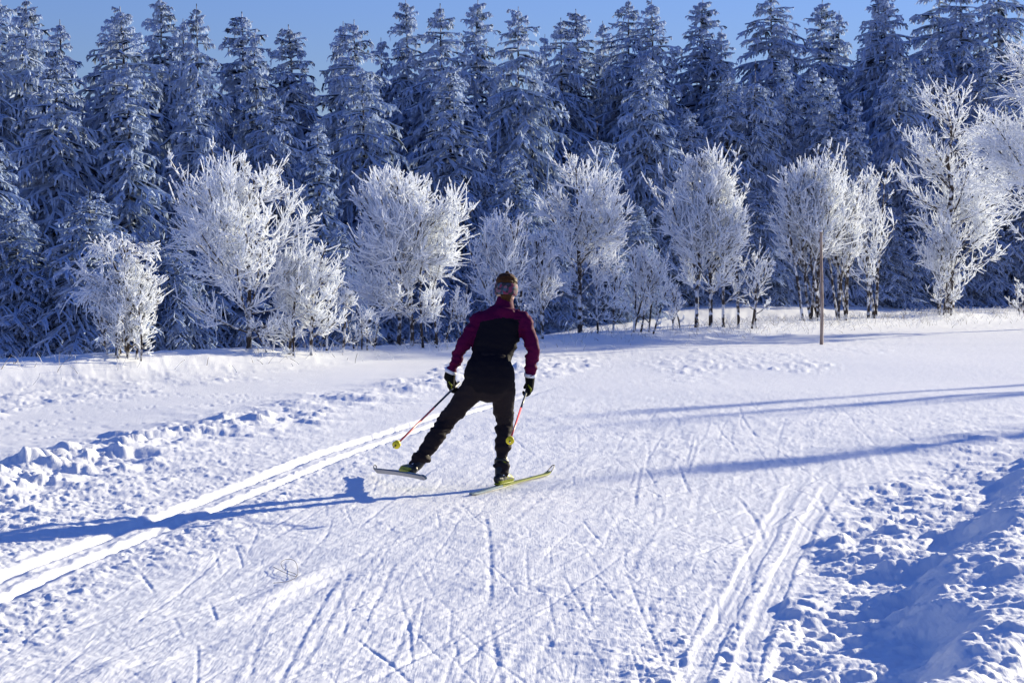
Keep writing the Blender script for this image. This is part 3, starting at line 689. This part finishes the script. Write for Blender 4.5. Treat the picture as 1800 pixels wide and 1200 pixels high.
# ------------------------------------------------------------------ wooden post
def wooden_post():
    D = flatD(604); b = px(1444, 604, D); g = ground_z(b.x, D)
    H = px(1443, 408, D).z - g
    pts, rad = [], []
    for i in range(15):
        t = i / 14
        pts.append((.012 * math.sin(t * 5) - .015 * t, .01 * math.cos(t * 4), -.15 + (H + .15) * t)); rad.append(.041 - .011 * t + .002 * math.sin(i * 2.3))
    pts.append((pts[-1][0], pts[-1][1], H + .012)); rad.append(.026)
    m, nt, out = mat_new('weathered_wood')
    bs = N(nt, 'ShaderNodeBsdfPrincipled', Roughness=.85); tc = N(nt, 'ShaderNodeTexCoord'); mp = N(nt, 'ShaderNodeMapping'); mp.inputs['Scale'].default_value = (40, 40, 2.5)
    nt.links.new(tc.outputs['Object'], mp.inputs[0]); n1 = N(nt, 'ShaderNodeTexNoise', Scale=1.0, Detail=5.0); nt.links.new(mp.outputs[0], n1.inputs['Vector'])
    cr = N(nt, 'ShaderNodeValToRGB'); cr.color_ramp.elements[0].color = (.20, .13, .09, 1); cr.color_ramp.elements[0].position = .35; cr.color_ramp.elements[1].color = (.52, .40, .32, 1); cr.color_ramp.elements[1].position = .62
    nt.links.new(n1.outputs['Fac'], cr.inputs[0]); nt.links.new(cr.outputs[0], bs.inputs['Base Color'])
    bp = N(nt, 'ShaderNodeBump', Strength=.6, Distance=.01); nt.links.new(n1.outputs['Fac'], bp.inputs['Height']); nt.links.new(bp.outputs[0], bs.inputs['Normal']); nt.links.new(bs.outputs[0], out.inputs[0])
    e = empty('wooden_post', (b.x, D, g))
    link('pole', tube_mesh('pole', pts, rad, 12), m, e)
    band = tube_mesh('band', [(.0, .005, H * .555), (.0, .005, H * .575)], [.039, .039], 12); link('band', band, principled('post_band', (.10, .07, .055), .8), e)
    cap = tube_mesh('frost_cap', [(pts[-1][0], pts[-1][1], H + .004), (pts[-1][0], pts[-1][1], H + .03), (pts[-1][0], pts[-1][1], H + .05)], [.036, .03, .008], 10); link('frost_cap', cap, M_SNOW, e)
    tag(e, 'thin weathered wooden post standing upright in the snow at right', 'post')
wooden_post()

# small bent grass stalk lying on the trail
def stalk():
    c = [(480, 1003), (500, 1013), (521, 1020), (523, 1005), (518, 993), (505, 990), (494, 996), (500, 1008), (520, 1016), (519, 1023), (505, 1029), (481, 1032)]
    pts = []
    for (a, b) in c:
        D = flatD(b); p = px(a, b, D); pts.append((p.x, p.y, ground_z(p.x, p.y) + .018))
    sec = spline([(p, .003, .003) for p in pts], 4)
    o = link('dry_stalk', tube_mesh('dry_stalk', [s[0] for s in sec], [.0013] * len(sec), 5), principled('dry_stalk', (.12, .10, .09), .8))
    tag(o, 'thin dry looped stalk lying on the groomed snow at lower left', 'stalk')
stalk()

# ------------------------------------------------------------------ skier
D0 = flatD(855)
def S(x, y, dy=0.0): return np.array(px(x, y, D0 + dy))
J = dict(ankR=S(885, 836, .00), kneR=S(887, 747, .12), hipR=S(883, 664, -.03), hipL=S(846, 664, -.04), kneL=S(782, 744, .06), ankL=S(734, 814, -.12),
         pel=S(863, 655, -.05), wai=S(864, 626, .02), che=S(874, 585, .09), nek=S(885, 543, .15), hed=S(890, 506, .19),
         shR=S(919, 562, .11), elR=S(937, 610, .02), wrR=S(932, 657, .06), shL=S(841, 565, .11), elL=S(813, 606, .03), wrL=S(793, 651, .05))
def lerp(a, b, t): return a + (b - a) * t
X = (1, 0, 0)
def torso(k=1.0, top=True):
    sec = [(S(863, 676, -.05), .165 * k, .115 * k), (S(861, 660, -.06), .190 * k, .135 * k), (S(862, 642, -.03), .168 * k, .125 * k), (J['wai'], .150 * k, .108 * k),
           (S(869, 605, .05), .165 * k, .115 * k), (S(873, 585, .09), .180 * k, .122 * k), (S(877, 566, .115), .178 * k, .112 * k), (S(881, 554, .13), .125 * k, .088 * k)]
    if top: sec += [(S(885, 543, .15), .072 * k, .07 * k)]
    return loft(spline(sec, 5), X, 28)
def limb(ctrl, n=6, k=18): return loft(spline(ctrl, n), X, k)
def arm(s, k=1.0):
    sh, el, wr = J['sh' + s], J['el' + s], J['wr' + s]
    inn = lerp(sh, S(880, 556, .13), .45)
    return limb([(inn, .07 * k, .07 * k), (sh, .066 * k, .07 * k), (lerp(sh, el, .5), .057 * k, .058 * k), (el, .050 * k, .052 * k), (lerp(el, wr, .45), .046 * k, .047 * k), (wr, .036 * k, .037 * k)])
def leg(s, k=1.0):
    hp, kn, an = J['hip' + s], J['kne' + s], J['ank' + s]
    bk = np.array([0, -.03, 0])
    return limb([(lerp(hp, J['pel'], .25) + (0, 0, .03), .095 * k, .11 * k), (lerp(hp, kn, .22), .092 * k, .103 * k), (lerp(hp, kn, .6), .077 * k, .085 * k), (kn, .066 * k, .068 * k),
                 (lerp(kn, an, .32) + bk, .062 * k, .066 * k), (lerp(kn, an, .7) + bk * .5, .052 * k, .053 * k), (an, .054 * k, .055 * k)])
def head_loft():
    h = J['hed']; up = np.array([.06, .12, 1.0]); up /= np.linalg.norm(up)
    return loft(spline([(h - up * .125 + (0, .035, 0), .048, .05), (h - up * .085 + (0, .018, 0), .062, .075), (h - up * .03, .073, .090), (h + up * .03, .078, .098), (h + up * .075, .066, .083), (h + up * .10, .042, .05), (h + up * .11, .016, .018)], 5), X, 24)
def nose_loft():
    h = J['hed'] + np.array([0.005, .088, -.025]); return loft([(h + (0, .0, .02), .009, .01), (h + (0, .012, -.005), .012, .014), (h + (0, .004, -.022), .014, .012)], X, 10)
def ear_loft(s):
    h = J['hed'] + np.array([.079 * s, .0, -.015]); return loft([(h + (0, 0, .025), .009, .014), (h, .010, .018), (h + (0, 0, -.028), .008, .010)], X, 10)
def hand_lofts(s, grip_dir, k=1.0):
    """palm, four fingers curled round the grip and a thumb; the hand hangs down from the wrist"""
    w = J['wr' + s]; sg = 1 if s == 'R' else -1
    dn = np.array([-.06 * sg * 0 - .03, .0, -1.0]); dn /= np.linalg.norm(dn)
    fw = np.array([.0, 1.0, 0.0]); inn = np.array([-sg * 1.0, 0, 0])      # palm faces the thigh
    c = w + dn * .075
    L = [loft(spline([(w + dn * -.005, .034 * k, .030 * k), (w + dn * .03, .033 * k, .036 * k), (c, .030 * k, .046 * k), (w + dn * .115, .026 * k, .044 * k)], 4), X, 14)]
    for i, ln in enumerate((.92, 1.0, .96, .80)):
        off = fw * (.034 - .0225 * i)
        k0 = w + dn * .108 + off + inn * -.004
        a = k0 + dn * (.042 * ln) + inn * .006; b = a + dn * (.016 * ln) + inn * .030; d = b - dn * .022 * ln + inn * .016
        r_ = .0118 * k
        L.append(loft(spline([(k0 - dn * .02, r_, r_), (k0, r_ * 1.05, r_ * 1.05), (a, r_, r_), (b, r_ * .95, r_ * .95), (d, r_ * .8, r_ * .8)], 3), fw, 10))
    th0 = w + dn * .045 + fw * .036 + inn * .006
    L.append(loft(spline([(th0, .015 * k, .015 * k), (th0 + dn * .03 + fw * .020 + inn * .014, .0135 * k, .0135 * k), (th0 + dn * .062 + fw * .014 + inn * .032, .0115 * k, .0115 * k)], 3), fw, 10))
    return L
def foot_frame(s):
    if s == 'R': f = np.array([math.sin(math.radians(22)), math.cos(math.radians(22)), 0.0]); u = np.array([0, 0, 1.0])
    else:
        f = np.array([-.30, .95, -.065]); f /= np.linalg.norm(f)
        u = np.array([.60, .55, .62]); u -= f * (u @ f); u /= np.linalg.norm(u)
    return f, np.cross(f, u), u
SKI_MID = {'R': np.array(px(885, 854, D0)) * np.array([1, 1, 0]) + np.array([0, 0, ground_z(px(885, 854, D0).x, D0) + .012]), 'L': None}
fL, sL, uL = foot_frame('L')
SKI_MID['L'] = J['ankL'] - uL * .135 + fL * .05
fR, sR, uR = foot_frame('R')
J['ankR'] = SKI_MID['R'] + uR * .125 - fR * .05 + np.array([0, .0, 0])
def foot_loft(s, k=1.0):
    f, sd, u = foot_frame(s); m = SKI_MID[s] + u * .034
    sec = [(m - f * .125 + u * .035, .030 * k, .034 * k), (m - f * .10 + u * .03, .036 * k, .042 * k), (m - f * .03 + u * .035, .038 * k, .048 * k), (m + f * .05 + u * .028, .042 * k, .042 * k), (m + f * .11 + u * .018, .043 * k, .030 * k), (m + f * .15 + u * .012, .032 * k, .022 * k)]
    return loft(spline(sec, 4), sd, 16)
def shaft_loft(s, k=1.0):
    f, sd, u = foot_frame(s); m = SKI_MID[s] + u * .034; an = J['ank' + s]
    leg_d = (J['kne' + s] - an); leg_d /= np.linalg.norm(leg_d)
    return loft(spline([(m - f * .055 + u * .03, .040 * k, .056 * k), (an - leg_d * .01, .046 * k, .052 * k), (an + leg_d * .05, .050 * k, .054 * k), (an + leg_d * .085, .051 * k, .055 * k)], 4), sd, 16)

M_SKIN = principled('skin', (.55, .36, .28), .5)
M_PURPLE = principled('jacket_magenta', (.078, .004, .037), .62, .03, noise=(9, .12), bump=(60, .15, .003))
M_BLACK = principled('jacket_black', (.010, .009, .013), .7, .03, bump=(60, .15, .003))
M_PANTS = principled('trouser_black', (.022, .017, .019), .62, .03, bump=(45, .2, .004))
M_GLOVE = principled('glove_black', (.010, .010, .010), .7, .03, bump=(70, .3, .004))
M_WHITE = principled('white_fabric', (.75, .76, .80), .7)
M_LIME = principled('lime_plastic', (.24, .27, .015), .5, .12)
M_BOOT = principled('boot_black', (.012, .012, .012), .45, .4)
M_HAIR = principled('hair_brown', (.055, .022, .008), .6, .1, noise=(60, .5), bump=(120, .6, .004))

def wrinkle(me, amp, freq, seed, where=None):
    p = co_of(me); n = normals_of(me)
    a = vnoise(p[:, 0] * freq + p[:, 2] * freq * .6, p[:, 2] * freq * 1.9 + p[:, 1] * freq * .5, seed) + .5 * vnoise(p[:, 0] * freq * 2.1, p[:, 2] * freq * 3.3 - p[:, 1] * freq, seed + 3)
    w = amp if where is None else amp * where(p)
    set_co(me, p + n * (a * w)[:, None])

# body: one continuous skin
k = .76
body = fuse('body', [torso(k), arm('R', .62), arm('L', .62), leg('R', k), leg('L', k), head_loft(), nose_loft(), ear_loft(1), ear_loft(-1),
                     loft(spline([(S(883, 550, .135), .06, .06), (S(886, 535, .155), .050, .054), (S(889, 520, .175), .050, .056)], 3), X, 18),
                     foot_loft('R', .8), foot_loft('L', .8), shaft_loft('R', .8), shaft_loft('L', .8)] + hand_lofts('R', None, .85) + hand_lofts('L', None, .85), .011, 2)
person = link('person', body, M_SKIN)
tag(person, 'skier in magenta and black jacket seen from behind, skating on one leg', 'person')
for s_ in (-1, 1):
    c = J['hed'] + np.array([.03 * s_ + .004, .079, .003])
    v, q, t = loft([(c - (0, .004, 0), .008, .008), (c, .011, .011), (c + (0, .004, 0), .008, .008)], X, 10)
    link('eye', mesh_np('eye', v, q, t), principled('eye_dark', (.03, .02, .015), .2), person)
# jacket
hem = loft(spline([(S(860, 664, -.06), .197, .145), (S(861, 650, -.05), .188, .138), (S(863, 634, .0), .160, .118)], 4), X, 28)
tor = loft(spline([(S(860, 660, -.06), .190, .138), (S(862, 642, -.03), .166, .126), (J['wai'], .153, .112), (S(869, 605, .05), .170, .118), (S(873, 585, .09), .184, .125), (S(877, 566, .115), .182, .115), (S(881, 553, .13), .125, .092), (S(885, 542, .15), .078, .078)], 5), X, 28)
collar = loft(spline([(S(884, 548, .14), .098, .088), (S(886, 538, .15), .078, .076), (S(888, 528, .165), .066, .068)], 4), X, 24)
hood = loft(spline([(S(868, 552, .055), .03, .02), (S(884, 552, .04), .06, .028), (S(900, 549, .06), .03, .02)], 4), (0, 0, 1), 14)
jk = fuse('jacket', [tor, hem, arm('R', 1.03), arm('L', 1.03), collar, hood], .009, 4)
def elbow_w(p):
    dR, tR = seg_dist(p, J['shR'], J['wrR']); dL, tL = seg_dist(p, J['shL'], J['wrL'])
    return .35 + np.where(np.minimum(dR, dL) < .085, 1.0, 0) + .5 * bell(p[:, 2], J['wai'][2], .08)
wrinkle(jk, .016, 17, 4, elbow_w)
jk.materials.append(M_BLACK); jk.materials.append(M_PURPLE)
p = np.array([f.center for f in jk.polygons])
aR = np.minimum(seg_dist(p, J['shR'], J['elR'])[0], seg_dist(p, J['elR'], J['wrR'])[0]); aL = np.minimum(seg_dist(p, J['shL'], J['elL'])[0], seg_dist(p, J['elL'], J['wrL'])[0])
yoke = p[:, 2] > S(880, 558, .03)[2] - .25 * np.abs(p[:, 0] - S(886, 571, .03)[0]) ** 1.2
sleeve = ((aR < .074) & (p[:, 0] > J['shR'][0] - .035)) | ((aL < .074) & (p[:, 0] < J['shL'][0] + .035))
jk.polygons.foreach_set('material_index', (yoke | sleeve).astype(np.int32)); jk.update()
link('jacket', jk, None, person)
# trousers
tr = fuse('trousers', [loft(spline([(S(864, 682, -.04), .150, .11), (S(861, 665, -.06), .182, .132), (S(862, 640, -.03), .160, .118)], 4), X, 28), leg('R', 1.06), leg('L', 1.06)], .009, 4)
def knee_w(p):
    a = np.minimum(np.linalg.norm(p - J['kneR'], axis=1), np.linalg.norm(p - J['kneL'], axis=1)); b_ = np.minimum(np.linalg.norm(p - J['ankR'], axis=1), np.linalg.norm(p - J['ankL'], axis=1))
    return .4 + 1.4 * bell(a, 0, .12) + 1.1 * bell(b_, .05, .12)
wrinkle(tr, .022, 15, 14, knee_w)
link('trousers', tr, M_PANTS, person)
# gloves, cuffs
for s in 'RL':
    el, wr = J['el' + s], J['wr' + s]; ax = (wr - el) / np.linalg.norm(wr - el)
    gl = fuse('glove', hand_lofts(s, None, 1.12) + [loft(spline([(wr + ax * .008, .040, .041), (wr + ax * .03, .038, .040), (wr + ax * .055, .034, .036)], 3), X, 16)], .0045, 2)
    go = link('glove', gl, M_GLOVE, person)
    v, q, t = loft([(wr - ax * .004, .046, .047), (wr + ax * .008, .0475, .0485), (wr + ax * .022, .0465, .0475)], X, 20, False)
    link('cuff', mesh_np('cuff', v, q, t), M_WHITE, person)
    # lime pole strap on the back of the hand
    c = wr + np.array([0, -.046, -.10]); 
    st = tube_mesh('strap', [c + (-.016, 0, .02), c + (-.004, -.006, .0), c + (.006, -.006, -.012), c + (.004, -.002, -.035)], [.005, .007, .007, .004], 6)
    link('strap', st, M_LIME, go)
# hair, headband, neck gaiter
h = J['hed']; up = np.array([.06, .12, 1.0]); up /= np.linalg.norm(up)
hair = fuse('hair', [loft(spline([(h + up * .005 + (0, -.012, 0), .076, .094), (h + up * .04 + (0, -.008, 0), .084, .100), (h + up * .07, .078, .092), (h + up * .096, .060, .072), (h + up * .112, .036, .044), (h + up * .119, .014, .017)], 5), X, 26),
                     loft(spline([(h + up * .03 + (.005, -.075, 0), .05, .035), (h - up * .05 + (.004, -.070, 0), .046, .036), (h - up * .105 + (.002, -.048, 0), .040, .034)], 4), X, 16)], .006, 2)
wrinkle(hair, .008, 40, 33); link('hair', hair, M_HAIR, person)
m, nt, out = mat_new('headband_pattern')
bs = N(nt, 'ShaderNodeBsdfPrincipled', Roughness=.75); tc = N(nt, 'ShaderNodeTexCoord'); vo = N(nt, 'ShaderNodeTexVoronoi', Scale=42.0); nt.links.new(tc.outputs['Object'], vo.inputs['Vector'])
cr = N(nt, 'ShaderNodeValToRGB'); cr.color_ramp.interpolation = 'CONSTANT'
els = cr.color_ramp.elements; els[0].color = (.012, .012, .02, 1); els[1].position = .38; els[1].color = (.16, .015, .06, 1)
for pos, c in ((.58, (.02, .03, .06, 1)), (.72, (.04, .08, .13, 1)), (.86, (.17, .08, .12, 1))):
    e_ = els.new(pos); e_.color = c
sp = N(nt, 'ShaderNodeSeparateColor'); nt.links.new(vo.outputs['Color'], sp.inputs[0]); nt.links.new(sp.outputs[0], cr.inputs[0]); nt.links.new(cr.outputs[0], bs.inputs['Base Color']); nt.links.new(bs.outputs[0], out.inputs[0])
v, q, t = loft(spline([(h - up * .058 + (0, -.008, 0), .080, .098), (h - up * .045 + (0, -.008, 0), .087, .106), (h - up * .01 + (0, -.006, 0), .091, .110), (h + up * .022 + (0, -.004, 0), .089, .108), (h + up * .032 + (0, -.004, 0), .083, .101)], 4), X, 30, False)
link('headband', mesh_np('headband', v, q, t), m, person)
v, q, t = loft(spline([(S(885, 545, .15), .07, .07), (S(887, 534, .16), .064, .066), (S(889, 524, .172), .059, .064)], 4), X, 24)
link('neck_gaiter', mesh_np('neck_gaiter', v, q, t), principled('gaiter_brown', (.05, .025, .022), .8, noise=(40, .5)), person)

# boots
def tri_prism(name, o_, r_, w_, n_, size, mat_, par):
    """small flat triangle standing 2 mm proud, o_ centre, r_ right, w_ up, n_ outward"""
    pts = [o_ + w_ * size * .62, o_ - w_ * size * .38 + r_ * size * .55, o_ - w_ * size * .38 - r_ * size * .55]
    V = [p_ - n_ * .006 for p_ in pts] + [p_ + n_ * .002 for p_ in pts]
    return link(name, simple_mesh(name, V, [(0, 2, 1), (3, 4, 5), (0, 1, 4, 3), (1, 2, 5, 4), (2, 0, 3, 5)]), mat_, par)
for s in 'RL':
    f, sd, u = foot_frame(s); mm = SKI_MID[s] + u * .034; an = J['ank' + s]
    ld = J['kne' + s] - an; ld /= np.linalg.norm(ld)
    bt = fuse('boot', [foot_loft(s, 1.0), shaft_loft(s, 1.0)], .005, 2)
    bt.materials.append(M_BOOT); bt.materials.append(M_LIME)
    pc = np.array([f_.center for f_ in bt.polygons]) - mm
    a_, b_, c_ = pc @ f, pc @ sd, pc @ u
    lime = (((c_ < .022) & (a_ < .11) & (np.abs(b_) > .018)) | ((np.abs(a_ - .065) < .022) & (c_ > .03)) | ((np.abs(a_ + .01 + .4 * (c_ - .06)) < .010) & (np.abs(b_) > .02) & (c_ > .03)))
    bt.polygons.foreach_set('material_index', lime.astype(np.int32)); bt.update()
    bo = link('boot', bt, None, person)
    v, q, t = loft([(mm - f * .125 - u * .004, .028, .010), (mm - u * .005, .036, .012), (mm + f * .10 - u * .006, .040, .012), (mm + f * .155 - u * .004, .026, .010)], sd, 14)
    link('sole', mesh_np('sole', v, q, t), M_LIME, bo)
    v, q, t = loft([(an + ld * .060, .056, .060), (an + ld * .085, .057, .061)], sd, 20, False)
    link('cuff_strap', mesh_np('cuff_strap', v, q, t), M_BOOT, bo)
    # heel emblem: three white triangles
    toC = np.array([.0, -1.0, .1]); nn = toC - u * (toC @ u); nn /= np.linalg.norm(nn); rr = np.cross(u, nn) * -1
    o_ = mm - f * .035 + u * .075 + nn * .062 if s == 'R' else mm - f * .03 + u * .075 + nn * .064
    for dx_, dz_ in ((0, .012), (-.0125, -.009), (.0125, -.009)):
        tri_prism('emblem_triangle', o_ + rr * dx_ + u * dz_, rr, u, nn, .019, M_WHITE, bo)

# skis: blade with raised tip loop, base sheet, binding
M_SKITOP = principled('ski_top_lime', (.20, .225, .03), .45, .1); M_SKITAIL = principled('ski_top_blue', (.13, .19, .24), .45, .12); M_SKIBASE = principled('ski_base_grey', (.28, .28, .30), .5, .12)
def ski(s, label, arch):
    f, sd, u = foot_frame(s); o_ = SKI_MID[s]
    e = empty('ski', tuple(o_)); 
    tl, tp = -.64, 1.08; n = 40
    V, F = [], []
    def prof(t):
        w = .0225 * (1 - .12 * math.cos(t * 2.2)); z = arch * (1 - ((t - .22) / .86) ** 2)
        if t > .88: z += .055 * ((t - .88) / .2) ** 2; w *= 1 - .55 * ((t - .88) / .2) ** 2
        if t < -.58: w *= 1 - .5 * ((-.58 - t) / .06) ** 2; z += .006
        return w, z
    def blade(t0, t1, zo, th, nseg, inset=0):
        V, F = [], []
        for i in range(nseg + 1):
            t = t0 + (t1 - t0) * i / nseg; w, z = prof(t); w -= inset
            hh = th * (.55 + .45 * math.exp(-(t / .4) ** 2))
            for a, b in ((-w, zo), (w, zo), (w * .93, zo + hh), (-w * .93, zo + hh)):
                V.append(tuple(f * t + sd * a + u * (z + b)))
            if i:
                k0 = 4 * (i - 1); k1 = 4 * i
                for j in range(4): F.append((k0 + j, k0 + (j + 1) % 4, k1 + (j + 1) % 4, k1 + j))
        F.append((3, 2, 1, 0)); m4 = 4 * nseg; F.append((m4, m4 + 1, m4 + 2, m4 + 3))
        return V, F
    v, fc = blade(-.05, .98, 0, .018, 30); link('front_blade', simple_mesh('front_blade', v, fc), M_SKITOP if s == 'R' else M_SKITAIL, e)
    v, fc = blade(tl, -.052, 0, .018, 20); link('rear_blade', simple_mesh('rear_blade', v, fc), M_SKITAIL, e)
    v, fc = blade(tl + .01, .975, -.0045, .003, 40, .0005); link('base', simple_mesh('base', v, fc), M_SKIBASE, e)
    # open tip: a loop of edge material
    pts = []
    for i in range(13):
        a = -math.pi / 2 + math.pi * i / 12
        t = .965 + .125 * max(0, math.cos(a)) ** .8; w = .0175 * math.sin(a) * (1 if abs(math.sin(a)) > .5 else 1)
        pts.append(f * t + sd * w + u * (prof(min(t, 1.08))[1] + .006))
    link('tip_loop', tube_mesh('tip_loop', pts, [.0042] * 13, 6), M_BOOT, e)
    bv, bf = [], []
    v, q, t = loft([(f * -.13 + u * (arch + .020), .016, .006), (f * .0 + u * (arch + .021), .022, .008), (f * .12 + u * (arch + .022), .021, .010), (f * .19 + u * (arch + .020), .014, .007)], sd, 12)
    link('binding', mesh_np('binding', v, q, t), M_BOOT, e)
    tag(e, label, 'ski', 'pair of skating skis')
ski('R', 'lime and grey ski gliding on the snow under the right boot', .002)
ski('L', 'grey-based ski lifted off the snow under the left boot', .012)

# poles
M_RED = principled('pole_red', (.72, .06, .055), .35, .4); M_POLEB = principled('pole_black', (.03, .035, .045), .4, .4); M_YEL = principled('basket_yellow', (.75, .62, .02), .45, .3)
def pole(hand, tip, label):
    hand = np.array(hand); tip = np.array(tip); d = tip - hand; L = np.linalg.norm(d); d /= L
    e = empty('ski_pole', tuple(tip)); o_ = tip
    P = lambda t: tuple(hand + d * L * t - o_)
    link('grip', tube_mesh('grip', [P(-.085), P(-.075), P(-.01), P(.035)], [.009, .015, .014, .0105], 10), M_BOOT, e)
    link('upper_shaft', tube_mesh('upper_shaft', [P(.035), P(.36)], [.0085, .008], 10), M_POLEB, e)
    link('lower_shaft', tube_mesh('lower_shaft', [P(.36), P(.94)], [.0082, .0062], 10), M_RED, e)
    b = link('basket', tube_mesh('basket', [P(.925), P(.935), P(.955), P(.962)], [.012, .026, .030, .010], 14), M_YEL, e)
    link('tip', tube_mesh('tip', [P(.962), P(.985), P(1.0)], [.006, .005, .0015], 8), M_BOOT, e)
    tag(e, label, 'ski pole', 'pair of ski poles')
def grip_at(s): 
    w = J['wr' + s]; sg = 1 if s == 'R' else -1
    return w + np.array([-.026 * sg, .004, -.128])
pole(grip_at('L'), np.array(px(691, 787, 13.42)), 'red and black ski pole in the left hand, trailing out to the left')
pole(grip_at('R'), np.array(px(895, 779, 13.42)), 'red and black ski pole in the right hand, crossing before the right leg')
